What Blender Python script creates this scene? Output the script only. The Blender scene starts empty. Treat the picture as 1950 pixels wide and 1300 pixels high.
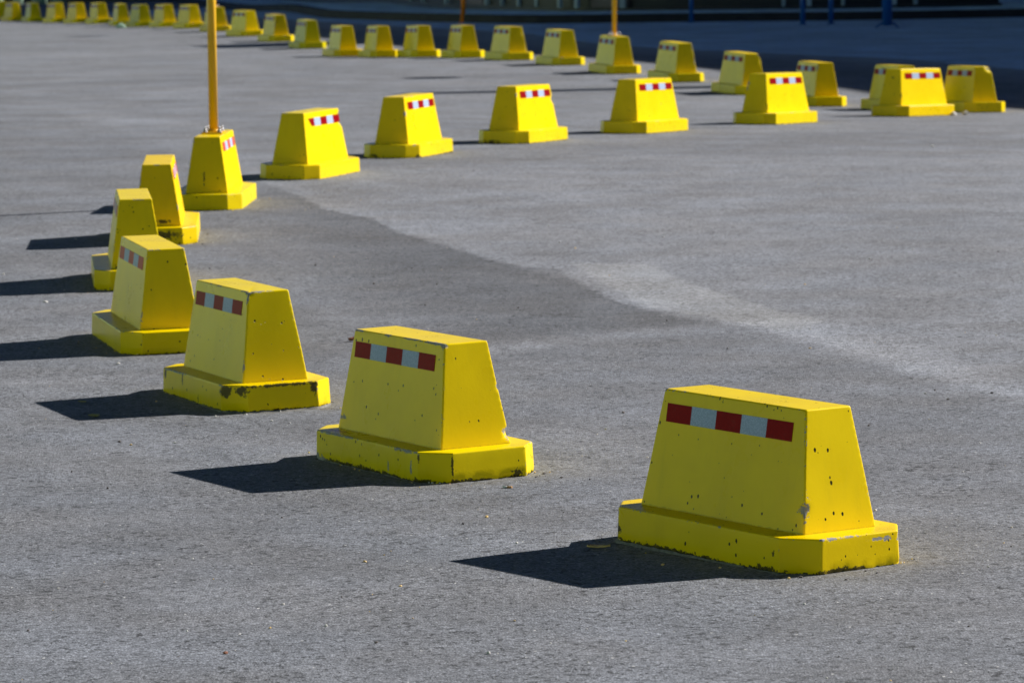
import bpy, bmesh, math, random
import numpy as np
from mathutils import Vector, Matrix, noise as mnoise

random.seed(7)
SC = bpy.context.scene
COL = SC.collection
R = math.radians

# ------------------------------------------------------------ camera
H_CAM, PITCH, ROLL, FPX = 2.39345, 0.11099, -0.01454, 7589.7
fw = Vector((0, math.cos(PITCH), -math.sin(PITCH)))
rt = Vector((1, 0, 0)); up = rt.cross(fw)
rt2 = math.cos(ROLL) * rt + math.sin(ROLL) * up
up2 = -math.sin(ROLL) * rt + math.cos(ROLL) * up
cam = bpy.data.cameras.new('camera')
cam.sensor_width = 36; cam.lens = FPX / 1950 * 36
cam.clip_start = .5; cam.clip_end = 6000
cam.dof.use_dof = True; cam.dof.focus_distance = 14.6; cam.dof.aperture_fstop = 8.0
cam.dof.aperture_blades = 9
camo = bpy.data.objects.new('camera', cam); COL.objects.link(camo)
m = Matrix((rt2, up2, -fw)).transposed().to_4x4(); m.translation = Vector((0, 0, H_CAM))
camo.matrix_world = m
SC.camera = camo

# ------------------------------------------------------------ sky and sun
SUN_AZ, SUN_EL = R(25.0), R(32.5)              # towards the sun, from +X
sdir = Vector((math.cos(SUN_AZ) * math.cos(SUN_EL), math.sin(SUN_AZ) * math.cos(SUN_EL), math.sin(SUN_EL)))
wld = bpy.data.worlds.new('World'); SC.world = wld; wld.use_nodes = True
nt = wld.node_tree
bg = nt.nodes['Background']
sky = nt.nodes.new('ShaderNodeTexSky'); sky.sky_type = 'NISHITA'; sky.sun_disc = False
sky.sun_elevation = SUN_EL; sky.sun_rotation = math.atan2(sdir.x, sdir.y)
sky.altitude = 5000; sky.air_density = .6; sky.dust_density = .1; sky.ozone_density = 5.0
nt.links.new(sky.outputs[0], bg.inputs[0]); bg.inputs[1].default_value = .05
sl = bpy.data.lights.new('sun', 'SUN'); sl.energy = 5.0; sl.angle = R(.53); sl.color = (1, .955, .90)
so = bpy.data.objects.new('sun', sl); COL.objects.link(so)
so.rotation_euler = (-sdir).to_track_quat('-Z', 'Y').to_euler(); so.location = (20, 20, 30)
SC.view_settings.view_transform = 'Standard'; SC.view_settings.look = 'None'
SC.view_settings.exposure = .62; SC.view_settings.gamma = 1
SC.cycles.max_bounces = 8

# ------------------------------------------------------------ measured layout (metres)
ANCH = [[0.86, 14.011, 0.074], [-0.381, 16.582, 0.031], [-1.294, 19.107, 0.01], [-1.946, 21.59, 0.007], [-2.356, 24.913, 0.029], [-2.453, 27.826, 0.05], [-2.277, 30.691, 0.065], [-1.687, 33.838, 0.067], [-0.925, 36.764, 0.043], [0.148, 39.269, 0.003], [1.419, 41.539, -0.053], [2.956, 44.081, -0.127], [4.76, 46.9, -0.225], [5.6, 48.5, -0.275], [4.78, 49.4, -0.306], [3.92, 51.0, -0.311], [3.165, 54.0, -0.297], [2.41, 57.3, -0.27], [1.597, 59.953, -0.248], [0.828, 63.43, -0.263], [0.013, 66.218, -0.286], [-0.769, 68.177, -0.319], [-1.553, 69.684, -0.359], [-2.292, 70.883, -0.402], [-3.023, 73.0, -0.443], [-3.905, 77.906, -0.479], [-4.805, 82.797, -0.506], [-5.728, 87.145, -0.536], [-6.676, 91.494, -0.565], [-7.564, 95.176, -0.6], [-8.404, 98.04, -0.653], [-9.231, 100.602, -0.717], [-9.984, 103.394, -0.76], [-10.897, 106.773, -0.812], [-11.812, 109.801, -0.88], [-12.757, 113.013, -0.948], [-13.844, 116.712, -1.027], [-14.864, 120.266, -1.097], [-15.625, 123.263, -1.13], [-8.0, 6.0, 0.03], [0.0, 6.0, 0.08], [8.0, 6.0, 0.08], [6.0, 14.0, 0.08], [9.0, 28.0, 0.03], [14.0, 46.0, -0.3], [-7.0, 18.0, 0.02], [-9.0, 30.0, 0.03], [-9.0, 45.0, -0.05], [-10.0, 60.0, -0.25], [-16.0, 80.0, -0.5], [-26.0, 110.0, -1.05], [14.0, 70.0, -0.42], [22.0, 92.0, -0.5], [12.0, 96.0, -0.5], [5.0, 90.0, -0.42], [-2.0, 92.0, -0.46], [-8.0, 108.0, -0.66], [0.0, 115.0, -0.6], [-18.0, 140.0, -1.2], [-10.0, 150.0, -1.1], [30.0, 150.0, -0.6], [-35.0, 160.0, -1.3], [-40.0, 60.0, -0.3], [40.0, 40.0, -0.3], [60.0, 90.0, -0.5], [-40.0, 10.0, 0.0], [40.0, 5.0, 0.0], [0.0, -30.0, 0.0], [0.0, 45.0, -0.07], [2.0, 30.0, 0.05]]
POSE = {"A": [0.859, 14.029, -54.86], "B": [-0.378, 16.541, -60.79], "C": [-1.288, 19.066, -68.07], "D": [-1.946, 21.602, -74.7], "E": [-2.358, 24.946, -83.02], "F": [-2.461, 27.931, -86.91], "G": [-2.283, 30.76, -93.25], "H": [-1.694, 33.881, -109.14], "I": [-0.927, 36.774, -108.4], "J": [0.143, 39.182, -114.82], "K": [1.407, 41.354, -119.93], "L": [2.932, 43.821, -123.48], "M": [4.739, 46.731, -131.05], "N": [5.6, 48.5, -72.38], "O": [4.78, 49.4, -74.26], "P": [3.92, 51.0, -76.22], "Q": [3.164, 54.143, -72.83], "R": [2.413, 57.529, -73.17], "S": [1.597, 59.953, -74.32], "T": [0.828, 63.43, -73.83], "U": [0.013, 66.218, -71.02], "V": [-0.769, 68.177, -75.52], "W": [-1.553, 69.684, -73.66], "X": [-2.292, 70.883, -74.87], "Y": [-2.996, 72.384, -74.35], "Z": [-3.905, 77.906, -74.21], "a": [-4.805, 82.797, -71.88], "b": [-5.728, 87.145, -65.23], "c": [-6.676, 91.494, -70.86], "d": [-7.564, 95.176, -68.08], "e": [-8.404, 98.04, -69.80], "f": [-9.231, 100.602, -69.97], "g": [-9.984, 103.394, -77.19], "h": [-10.897, 106.773, -70.14], "i": [-11.812, 109.801, -68.33], "j": [-12.757, 113.013, -68.03], "k": [-13.844, 116.712, -73.94], "l": [-14.864, 120.266, -68.12], "m": [-15.625, 123.263, -72.0]}
SEAM = [[-2.23, 33.75], [-2.05, 32.94], [-1.71, 31.59], [-1.4, 30.08], [-1.05, 29.32], [-0.75, 27.96], [-0.44, 26.96], [-0.15, 25.95], [0.04, 25.5], [0.29, 25.29], [0.41, 24.39], [0.58, 23.43], [0.85, 22.58], [1.1, 22.12], [1.33, 21.57], [1.62, 20.92], [1.9, 19.76], [2.37, 18.3]]
STRIP = [[0.38, 25.7], [0.9, 25.45], [1.14, 24.09], [1.52, 22.68], [1.77, 22.07], [1.5, 21.52], [1.11, 22.32], [0.78, 22.93], [0.57, 24.19]]
STREAK = [[1.33, 21.52], [1.82, 21.92], [2.13, 20.72], [2.47, 19.11], [2.37, 18.3], [1.89, 19.71]]
DARKPOLY = [[-2.23, 33.75], [-1.71, 31.59], [-1.05, 29.32], [-0.44, 26.96], [0.04, 25.5], [0.41, 24.39], [0.85, 22.58], [1.33, 21.57], [0.64, 21.37], [0.07, 20.97], [-0.75, 20.51], [-0.97, 21.77], [-1.67, 26.75], [-2.25, 29.77]]
BAND = [[-1.31, 35.41], [-0.35, 37.82], [2.9, 41.43], [5.1, 41.58], [4.6, 37.51], [2.62, 37.51], [-0.33, 35.46]]
LINES = [[[-5.81, 45.56], [-4.79, 46.06], [-3.19, 42.49]], [[-9.41, 73.99], [-8.53, 75.65], [-7.17, 75.05], [-5.8, 76.4]], [[-2.56, 19.76], [-2.19, 20.01], [-1.8, 20.11]], [[-0.75, 20.46], [0.07, 21.07], [0.73, 21.67], [1.54, 22.12]], [[-6.19, 50.08], [-4.72, 46.66]]]
DBAND = [[[-7.31, 57.36], [-6.48, 58.07], [-4.44, 59.38]], [[-4.87, 38.12], [-3.63, 38.27]], [[-1.3, 35.11], [-0.33, 35.51], [1.61, 36.86], [4.42, 36.06]]]
BITS = {"leafA": [0.3, 14.129, 0.064], "butt": [-0.03, 15.786, 0.04], "leafB": [-0.862, 21.468, 0.008], "flk": [-1.953, 18.449, 0.008], "flk2": [-2.068, 19.003, 0.006], "st1": [5.218, 46.799, -0.212], "st2": [5.377, 46.95, -0.216], "sc": [-9.608, 99.318, -0.708], "st3": [-0.905, 12.217, 0.062], "w1": [-2.052, 20.612, 0.003], "w2": [-2.793, 23.783, 0.015], "w3": [4.032, 37.964, -0.037]}
KERB = [[-9.3, 128.51], [-7.5, 117.52], [-4.57, 100.49], [-2.03, 93.11], [0.4, 89.24], [3.9, 88.88], [7.58, 88.23], [11.63, 89.99]]

_P = np.array(ANCH)
def _tps():
    P = _P[:, :2] / 50; n = len(P)
    d = np.linalg.norm(P[:, None] - P[None], axis=2)
    K = np.where(d > 0, d * d * np.log(d + 1e-12), 0) + .002 * np.eye(n)
    Q = np.c_[np.ones(n), P]
    return np.linalg.solve(np.block([[K, Q], [Q.T, np.zeros((3, 3))]]), np.r_[_P[:, 2], 0, 0, 0])
_W = _tps()
def zg_arr(x, y):
    """gently uneven yard: height of the asphalt"""
    x = np.clip(x, -45, 65); y = np.clip(y, -35, 165)
    out = np.full(x.shape, _W[-3]) + x / 50 * _W[-2] + y / 50 * _W[-1]
    for (px, py, _), w in zip(_P, _W[:-3]):
        d2 = ((x - px) ** 2 + (y - py) ** 2) / 2500
        out += w * .5 * d2 * np.log(d2 + 1e-18)
    return out
def zg(x, y): return float(zg_arr(np.array([float(x)]), np.array([float(y)]))[0])
def gnormal(x, y):
    e = .6
    return Vector((-(zg(x + e, y) - zg(x - e, y)) / (2 * e), -(zg(x, y + e) - zg(x, y - e)) / (2 * e), 1)).normalized()

# ------------------------------------------------------------ tagging
def tag(o, label=None, cat=None, group=None, kind=None):
    if label: o['label'] = label
    if cat: o['category'] = cat
    if group: o['group'] = group
    if kind: o['kind'] = kind
    return o
def empty(name, mat):
    o = bpy.data.objects.new(name, None); COL.objects.link(o); o.empty_display_size = .2
    o.matrix_world = mat
    return o
def link(name, me, mats, parent=None, smooth=False):
    o = bpy.data.objects.new(name, me); COL.objects.link(o)
    for mt in (mats if isinstance(mats, (list, tuple)) else [mats]): me.materials.append(mt)
    if parent: o.parent = parent
    if smooth:
        for p in me.polygons: p.use_smooth = True
    return o
def bm_obj(name, bm, mats, parent=None, smooth=False):
    me = bpy.data.meshes.new(name); bm.normal_update(); bm.to_mesh(me); bm.free()
    return link(name, me, mats, parent, smooth)
def bx(bm, c, s, rz=0., bev=0., mi=0):
    """box centred at c with full sizes s"""
    t = bmesh.new(); bmesh.ops.create_cube(t, size=1)
    bmesh.ops.scale(t, vec=s, verts=t.verts)
    if bev: bmesh.ops.bevel(t, geom=t.edges[:], offset=bev, segments=2, affect='EDGES')
    bmesh.ops.rotate(t, cent=(0, 0, 0), matrix=Matrix.Rotation(rz, 3, 'Z'), verts=t.verts)
    bmesh.ops.translate(t, vec=c, verts=t.verts)
    for f in t.faces: f.material_index = mi
    me = bpy.data.meshes.new('t'); t.to_mesh(me); t.free(); bm.from_mesh(me); bpy.data.meshes.remove(me)
def cyl(bm, p0, p1, r0, r1=None, seg=20, mi=0):
    r1 = r0 if r1 is None else r1
    p0, p1 = Vector(p0), Vector(p1); d = p1 - p0
    q = Vector((0, 0, 1)).rotation_difference(d.normalized()).to_matrix()
    A, B = [], []
    for i in range(seg):
        a = 2 * math.pi * i / seg; v = Vector((math.cos(a), math.sin(a), 0))
        A.append(bm.verts.new(p0 + q @ (v * r0))); B.append(bm.verts.new(p1 + q @ (v * r1)))
    for i in range(seg):
        f = bm.faces.new((A[i], A[(i + 1) % seg], B[(i + 1) % seg], B[i])); f.material_index = mi; f.smooth = True
    bm.faces.new(A[::-1]).material_index = mi; bm.faces.new(B).material_index = mi
def tube(bm, pts, r, seg=8):
    for a, b in zip(pts[:-1], pts[1:]): cyl(bm, a, b, r, seg=seg)

# ------------------------------------------------------------ node helpers
class NT:
    def __init__(s, name):
        s.m = bpy.data.materials.new(name); s.m.use_nodes = True
        s.t = s.m.node_tree; s.p = s.t.nodes['Principled BSDF']
    def n(s, typ, ins={}, **kw):
        nd = s.t.nodes.new('ShaderNode' + typ)
        for k, v in kw.items(): setattr(nd, k, v)
        for k, v in ins.items(): s.set(nd.inputs[k], v)
        return nd
    def set(s, sock, v):
        if isinstance(v, bpy.types.NodeSocket): s.t.links.new(v, sock)
        elif isinstance(v, tuple) and sock.type == 'RGBA' and len(v) == 3: sock.default_value = v + (1,)
        else: sock.default_value = v
    def math(s, op, a, b=0., clamp=False):
        nd = s.n('Math', {0: a, 1: b}, operation=op, use_clamp=clamp); return nd.outputs[0]
    def ramp(s, v, a, b, lo=0., hi=1.):
        return s.n('MapRange', {0: v, 1: a, 2: b, 3: lo, 4: hi}, interpolation_type='SMOOTHSTEP').outputs[0]
    def mix(s, f, a, b, mode='MIX'):
        nd = s.t.nodes.new('ShaderNodeMix'); nd.data_type = 'RGBA'; nd.blend_type = mode; nd.clamp_factor = True
        s.set(nd.inputs[0], f); s.set(nd.inputs[6], a); s.set(nd.inputs[7], b); return nd.outputs[2]
    def noise(s, co, sc, det=2., rough=.5, dist=0.):
        return s.n('TexNoise', {'Vector': co, 'Scale': sc, 'Detail': det, 'Roughness': rough, 'Distortion': dist}).outputs[0]
    def vor(s, co, sc, feature='F1'):
        nd = s.n('TexVoronoi', {'Vector': co, 'Scale': sc}, feature=feature); return nd
    def attr(s, name): return s.n('Attribute', attribute_name=name).outputs['Fac']
    def out(s, **kw):
        for k, v in kw.items(): s.set(s.p.inputs[k.replace('_', ' ')], v)
        return s.m

def plain(name, col, rough=.6, metal=0., var=.15, sc=8., bump=0.):
    t = NT(name); co = t.n('TexCoord').outputs['Object']
    f = t.noise(co, sc, 4.)
    k = t.ramp(f, .25, .75, 1 - var, 1 + var)
    c = t.n('VectorMath', {0: col, 1: t.n('CombineXYZ', {0: k, 1: k, 2: k}).outputs[0]}, operation='MULTIPLY').outputs[0]
    t.out(Base_Color=c, Roughness=rough, Metallic=metal)
    if bump:
        t.out(Normal=t.n('Bump', {'Strength': bump, 'Distance': .003, 'Height': t.noise(co, sc * 8, 3.)}).outputs[0])
    return t.m

HB = .1268
def paint(name, chips=(), scuffs=(), rust=(), pores=.84):
    """thick yellow road paint on cast concrete: pores, chipped edges, worn foot"""
    t = NT(name); co = t.n('TexCoord').outputs['Object']
    rnd = t.n('ObjectInfo').outputs['Random']
    sh = t.math('MULTIPLY', rnd, 37.)
    cs = t.n('VectorMath', {0: co, 1: t.n('CombineXYZ', {0: sh, 1: sh, 2: sh}).outputs[0]}, operation='ADD').outputs[0]
    big = t.noise(cs, 4., 5., .6)
    col = t.mix(t.ramp(big, .3, .72), (.84, .615, .0), (.91, .675, .0))
    # faint runs and dusty film
    stre = t.n('VectorMath', {0: cs, 1: (16., 16., 1.6)}, operation='MULTIPLY').outputs[0]
    film = t.math('MULTIPLY', t.ramp(t.noise(stre, 1., 4., .6), .52, .8), .22)
    col = t.mix(film, col, (.60, .45, .012))
    tint = t.n('ObjectInfo').outputs['Color']
    col = t.mix(1., col, tint, 'MULTIPLY')
    z = t.n('SeparateXYZ', {0: co}).outputs[2]
    # pores
    v = t.vor(t.n('VectorMath', {0: t.n('VectorMath', {0: cs, 1: t.n('CombineXYZ', {0: 0., 1: 0., 2: t.math('MULTIPLY', t.noise(cs, 60., 2.), .012)}).outputs[0]}, operation='ADD').outputs[0], 1: (1., 1., .72)}, operation='MULTIPLY').outputs[0], 52.); vc = t.n('SeparateColor', {0: v.outputs['Color']})
    pr = t.math('MULTIPLY', t.math('MULTIPLY', vc.outputs[1], vc.outputs[1]), .26)
    pore = t.math('MULTIPLY', t.math('LESS_THAN', v.outputs['Distance'], t.math('ADD', pr, .035)), t.math('GREATER_THAN', vc.outputs[0], pores))
    col = t.mix(pore, col, (.009, .008, .003))
    hgt = t.math('SUBTRACT', t.math('MULTIPLY', t.noise(cs, 110., 3.), .35), t.math('MULTIPLY', pore, .5))
    # edges that lost their paint
    ed = t.attr('edge')
    en = t.math('ADD', t.math('MULTIPLY', t.noise(cs, 7., 2.), .6), t.math('MULTIPLY', t.noise(cs, 70., 3., .7), .5))
    chip = t.math('MULTIPLY', t.math('GREATER_THAN', ed, .55), t.math('GREATER_THAN', en, .655))
    conc = t.mix(t.noise(cs, 160., 3.), (.16, .15, .14), (.50, .49, .47))
    dark = t.mix(t.noise(cs, 90., 3.), (.012, .012, .010), (.09, .075, .03))
    warp = t.math('ADD', t.math('MULTIPLY', t.math('SUBTRACT', t.noise(cs, 30., 3., .6, .8), .5), 3.4), t.math('MULTIPLY', t.math('SUBTRACT', t.noise(cs, 95., 4., .75), .5), 2.4))
    def spots(lst):
        acc = None
        for c, s in lst:
            d = t.n('VectorMath', {0: co, 1: c}, operation='SUBTRACT').outputs[0]
            d = t.n('VectorMath', {0: d, 1: tuple(1 / k for k in s)}, operation='MULTIPLY').outputs[0]
            d = t.n('VectorMath', {0: d}, operation='LENGTH').outputs['Value']
            acc = d if acc is None else t.math('MINIMUM', acc, d)
        return t.ramp(t.math('ADD', acc, warp), .82, 1.0, 1., 0.)
    if rust: col = t.mix(t.math('MULTIPLY', spots(rust), .8), col, (.50, .19, .012))
    if scuffs: col = t.mix(t.math('MULTIPLY', spots(scuffs), .92), col, dark)
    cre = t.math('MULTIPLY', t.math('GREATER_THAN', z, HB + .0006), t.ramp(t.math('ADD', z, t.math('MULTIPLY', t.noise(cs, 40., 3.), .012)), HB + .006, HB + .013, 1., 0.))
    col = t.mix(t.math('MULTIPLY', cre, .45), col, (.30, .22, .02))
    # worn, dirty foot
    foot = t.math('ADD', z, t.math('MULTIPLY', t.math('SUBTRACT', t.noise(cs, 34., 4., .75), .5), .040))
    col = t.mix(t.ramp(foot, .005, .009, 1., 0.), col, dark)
    if chips: chip = t.math('MAXIMUM', chip, spots(chips))
    col = t.mix(chip, col, conc)
    hgt = t.math('SUBTRACT', hgt, t.math('MULTIPLY', chip, 1.2))
    bump = t.n('Bump', {'Strength': .5, 'Distance': .0022, 'Height': hgt}).outputs[0]
    rough = t.math('ADD', t.math('MULTIPLY', big, .14), t.math('MULTIPLY', chip, .4))
    return t.out(Base_Color=col, Roughness=t.math('ADD', rough, .22), Normal=bump, Specular_IOR_Level=.35, IOR=1.28)

def reflector(name, col, col2):
    t = NT(name); co = t.n('TexCoord').outputs['Object']
    v = t.vor(co, 170.)
    k = t.ramp(v.outputs['Distance'], .2, .6)
    n2 = t.noise(co, 30., 4.)
    c = t.mix(k, col, col2)
    c = t.mix(t.math('MULTIPLY', t.ramp(n2, .60, .85), .12), c, (.22, .12, .10))
    return t.out(Base_Color=c, Roughness=.4, Specular_IOR_Level=.12, IOR=1.25)

# ------------------------------------------------------------ asphalt yard
def polydist(X, Y, pl, closed=False):
    """distance to a polyline and the side of its nearest segment"""
    pl = np.array(pl); best = np.full(X.shape, 1e9); side = np.zeros(X.shape)
    seg = list(zip(pl[:-1], pl[1:])) + ([(pl[-1], pl[0])] if closed else [])
    ins = np.zeros(X.shape, bool)
    for a, b in seg:
        d = b - a; L = d @ d
        u = np.clip(((X - a[0]) * d[0] + (Y - a[1]) * d[1]) / L, 0, 1)
        dd = np.hypot(X - a[0] - u * d[0], Y - a[1] - u * d[1])
        cr = d[0] * (Y - a[1]) - d[1] * (X - a[0])
        q = dd < best - 1e-9
        side = np.where(q, np.sign(cr), side); best = np.minimum(best, dd)
        if closed:
            with np.errstate(divide='ignore', invalid='ignore'):
                c = ((a[1] > Y) != (b[1] > Y)) & (X < d[0] * (Y - a[1]) / (d[1] if d[1] else 1e-12) + a[0])
            ins ^= c
    return best, (np.where(ins, 1., -1.) if closed else side)
def sstep(x, a, b):
    u = np.clip((x - a) / (b - a), 0, 1); return u * u * (3 - 2 * u)

def grow(a, step, lim, k):
    out = []; s = step
    while abs(a) < lim:
        a += s; s *= k; out.append(a)
    return out
xs = np.array(sorted(grow(-7, -.15, 900, 1.16) + list(np.arange(-7, 8.01, .1)) + grow(8, .15, 900, 1.16)))
ys = np.array(sorted(grow(9, -.2, 60, 1.25) + list(np.arange(9, 48, .1)) + list(np.arange(48, 130, .4)) + grow(130, .5, 1800, 1.15)))
GX, GY = np.meshgrid(xs, ys)
GZ = zg_arr(GX.ravel(), GY.ravel())
gx, gy = GX.ravel(), GY.ravel()
nx, ny = len(xs), len(ys)
idx = np.arange(nx * ny).reshape(ny, nx)
quads = np.stack([idx[:-1, :-1], idx[:-1, 1:], idx[1:, 1:], idx[1:, :-1]], -1).reshape(-1, 4)
gme = bpy.data.meshes.new('asphalt')
gme.vertices.add(nx * ny); gme.vertices.foreach_set('co', np.stack([gx, gy, GZ], 1).astype(np.float32).ravel())
gme.loops.add(quads.size); gme.loops.foreach_set('vertex_index', quads.astype(np.int32).ravel())
gme.polygons.add(len(quads)); gme.polygons.foreach_set('loop_start', np.arange(0, quads.size, 4, dtype=np.int32))
gme.update(calc_edges=True)
def gattr(name, v):
    a = gme.attributes.new(name, 'FLOAT', 'POINT'); a.data.foreach_set('value', v.astype(np.float32))
near = (gx > -15) & (gx < 12) & (gy > 5) & (gy < 90)
def nearfield(fn, far):
    o = np.full(gx.shape, far); o[near] = fn(gx[near], gy[near]); return o
def f_seam(x, y):
    d, s = polydist(x, y, SEAM); return np.clip(d, 0, 3) * s
def f_dark(x, y):
    d, s = polydist(x, y, DARKPOLY, True)
    e, _ = polydist(x, y, DARKPOLY[7:] + [DARKPOLY[0]])
    return sstep(d * s, -.5, -.3) * sstep(np.where(s > 0, e, 0) + np.where(s < 0, .25, 0), .0, .9)
def f_strip(x, y):
    d, s = polydist(x, y, STRIP, True); return np.clip(d * s, -2, 2)
def f_tone(x, y):
    o = np.zeros(x.shape)
    d, s = polydist(x, y, STREAK, True); o += .22 * sstep(d * s, -.15, .10)
    d, s = polydist(x, y, BAND, True); o -= .13 * sstep(d * s, -.5, .9)
    for i, l in enumerate(LINES):
        d, _ = polydist(x, y, l); w = (.35, 1.2, .12, .17, .35)[i]; o += (.24, .16, .22, .30, .16)[i] * np.exp(-(d / w) ** 2)
    for i, l in enumerate(DBAND):
        d, _ = polydist(x, y, l); w = (1.2, .5, .10)[i]; o -= (.12, .08, .25)[i] * np.exp(-(d / w) ** 2)
    # the far half of the yard and the side right of the seam are bleached
    o += .04 * sstep(y, 21, 32)
    sd = f_seam(x, y); o += .20 * sstep(sd, -.02, .1) * sstep(y, 15, 21) * (1 - .6 * sstep(y, 33, 40))
    return o
def f_dust(x, y):
    o = np.zeros(x.shape)
    for k, (bx_, by_, th) in POSE.items():
        if by_ > 60: continue
        c, s = math.cos(R(th)), math.sin(R(th))
        lx = (x - bx_) * c + (y - by_) * s; ly = -(x - bx_) * s + (y - by_) * c
        d = np.hypot(np.maximum(abs(lx) - .55, 0), np.maximum(abs(ly) - .25, 0))
        o = np.maximum(o, np.exp(-(d / .16) ** 2))
    return o
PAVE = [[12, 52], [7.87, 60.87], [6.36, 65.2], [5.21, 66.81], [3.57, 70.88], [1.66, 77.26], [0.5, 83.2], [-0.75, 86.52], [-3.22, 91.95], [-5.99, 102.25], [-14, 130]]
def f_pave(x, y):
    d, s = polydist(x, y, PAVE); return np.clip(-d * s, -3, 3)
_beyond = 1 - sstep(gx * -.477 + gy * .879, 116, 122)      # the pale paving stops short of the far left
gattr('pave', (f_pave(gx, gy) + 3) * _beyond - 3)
gattr('seam', nearfield(f_seam, 3.)); gattr('dark', nearfield(f_dark, 0.)); gattr('strip', nearfield(f_strip, -2.))
gattr('tone', nearfield(f_tone, .12)); gattr('dust', nearfield(f_dust, 0.))

def asphalt_mat():
    t = NT('asphalt'); co = t.n('TexCoord').outputs['Object']
    w1 = t.math('SUBTRACT', t.noise(co, 2.2, 4., .65), .5)
    w2 = t.math('SUBTRACT', t.noise(co, 16., 4., .7), .5)
    wob = t.math('ADD', t.math('MULTIPLY', w1, .15), t.math('MULTIPLY', w2, .30))
    base = .179
    k = t.math('ADD', 1.0, t.attr('tone'))
    # blotches, large and middle
    k = t.math('MULTIPLY', k, t.ramp(t.noise(co, .55, 5., .6), .25, .75, .85, 1.15))
    k = t.math('MULTIPLY', k, t.ramp(t.noise(co, 5., 5., .7), .2, .8, .86, 1.14))
    sd = t.math('ADD', t.attr('seam'), wob)
    dk = t.math('MULTIPLY', t.ramp(sd, -.02, .02, 1., 0.), t.attr('dark'))
    k = t.math('MULTIPLY', k, t.math('SUBTRACT', 1., t.math('MULTIPLY', dk, .30)))
    lip = t.math('MULTIPLY', t.math('MULTIPLY', t.ramp(sd, -.07, -.02), t.ramp(sd, -.01, .01, 1., 0.)), t.attr('dark'))
    k = t.math('MULTIPLY', k, t.math('SUBTRACT', 1., t.math('MULTIPLY', lip, .22)))
    rim = t.math('MULTIPLY', t.ramp(sd, -.01, .03), t.ramp(sd, .05, .34, 1., 0.))
    k = t.math('MULTIPLY', k, t.math('ADD', 1., t.math('MULTIPLY', rim, .13)))
    st = t.ramp(t.math('ADD', t.attr('strip'), wob), -.02, .04)
    k = t.math('MULTIPLY', k, t.math('ADD', 1., t.math('MULTIPLY', st, .30)))
    k = t.math('MULTIPLY', k, t.ramp(t.attr('pave'), -2.8, -.1, 1., 1.7))  # far shadow lifted in the colour: asphalt brightens towards the paving edge
    pv = t.ramp(t.math('ADD', t.attr('pave'), t.math('MULTIPLY', w1, .8)), -.1, .1)
    k = t.math('MULTIPLY', k, t.math('ADD', 1., t.math('MULTIPLY', pv, .75)))
    # aggregate: stones and the dark binder between them
    v = t.vor(co, 105.); vc = t.n('SeparateColor', {0: v.outputs['Color']})
    stone = t.math('POWER', vc.outputs[0], 1.6)
    k = t.math('MULTIPLY', k, t.math('ADD', .80, t.math('MULTIPLY', stone, .58)))
    gap = t.ramp(v.outputs['Distance'], .34, .72)
    k = t.math('MULTIPLY', k, t.math('SUBTRACT', 1., t.math('MULTIPLY', gap, .35)))
    k = t.math('MULTIPLY', k, t.ramp(t.noise(co, 42., 4., .75), .3, .7, .72, 1.28))
    pit = t.ramp(t.noise(co, 48., 2.5, .6, .5), .585, .68)
    k = t.math('MULTIPLY', k, t.math('SUBTRACT', 1., t.math('MULTIPLY', pit, .70)))
    fl = t.math('MULTIPLY', t.ramp(t.noise(co, 27., 3., .68, .6), .555, .62), t.ramp(t.noise(co, 1.7, 4., .65), .32, .62, .25, 1.))
    k = t.math('MULTIPLY', k, t.math('SUBTRACT', 1.12, t.math('MULTIPLY', fl, .80)))
    k = t.math('MULTIPLY', k, t.ramp(t.noise(co, 1.4, 4., .6), .3, .7, .90, 1.10))
    k = t.math('MULTIPLY', k, base)
    warm = t.mix(t.ramp(t.noise(co, 1.1, 3.), .3, .7), (.965, .99, 1.07), (.93, .995, 1.13))
    col = t.n('VectorMath', {0: warm, 1: t.n('CombineXYZ', {0: k, 1: k, 2: k}).outputs[0]}, operation='MULTIPLY').outputs[0]
    col = t.mix(t.math('MULTIPLY', pv, .8), col, t.n('VectorMath', {0: col, 1: (.80, 1.04, 1.22)}, operation='MULTIPLY').outputs[0])
    dust = t.math('MULTIPLY', t.attr('dust'), t.ramp(t.noise(co, 9., 4., .7), .35, .7, .1, .75))
    col = t.mix(t.math('MULTIPLY', dust, .55), col, (.20, .175, .125))
    col = t.mix(t.math('MULTIPLY', st, .12), col, (.22, .21, .15))
    # scattered pale chips
    v2 = t.vor(co, 34.); c2 = t.n('SeparateColor', {0: v2.outputs['Color']})
    wh = t.math('MULTIPLY', t.math('GREATER_THAN', c2.outputs[0], .972), t.math('LESS_THAN', v2.outputs['Distance'], .16))
    col = t.mix(wh, col, (.62, .62, .60))
    h = t.math('ADD', t.math('MULTIPLY', t.ramp(v.outputs['Distance'], .1, .7, 1., 0.), .6), t.math('MULTIPLY', t.noise(co, 42., 4., .75), .9))
    h = t.math('SUBTRACT', h, t.math('MULTIPLY', pit, .9))
    bump = t.n('Bump', {'Strength': .55, 'Distance': .004, 'Height': h}).outputs[0]
    return t.out(Base_Color=col, Roughness=.82, Specular_IOR_Level=.35, Normal=bump)
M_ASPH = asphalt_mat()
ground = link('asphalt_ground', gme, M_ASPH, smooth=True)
tag(ground, kind='structure')

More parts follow.
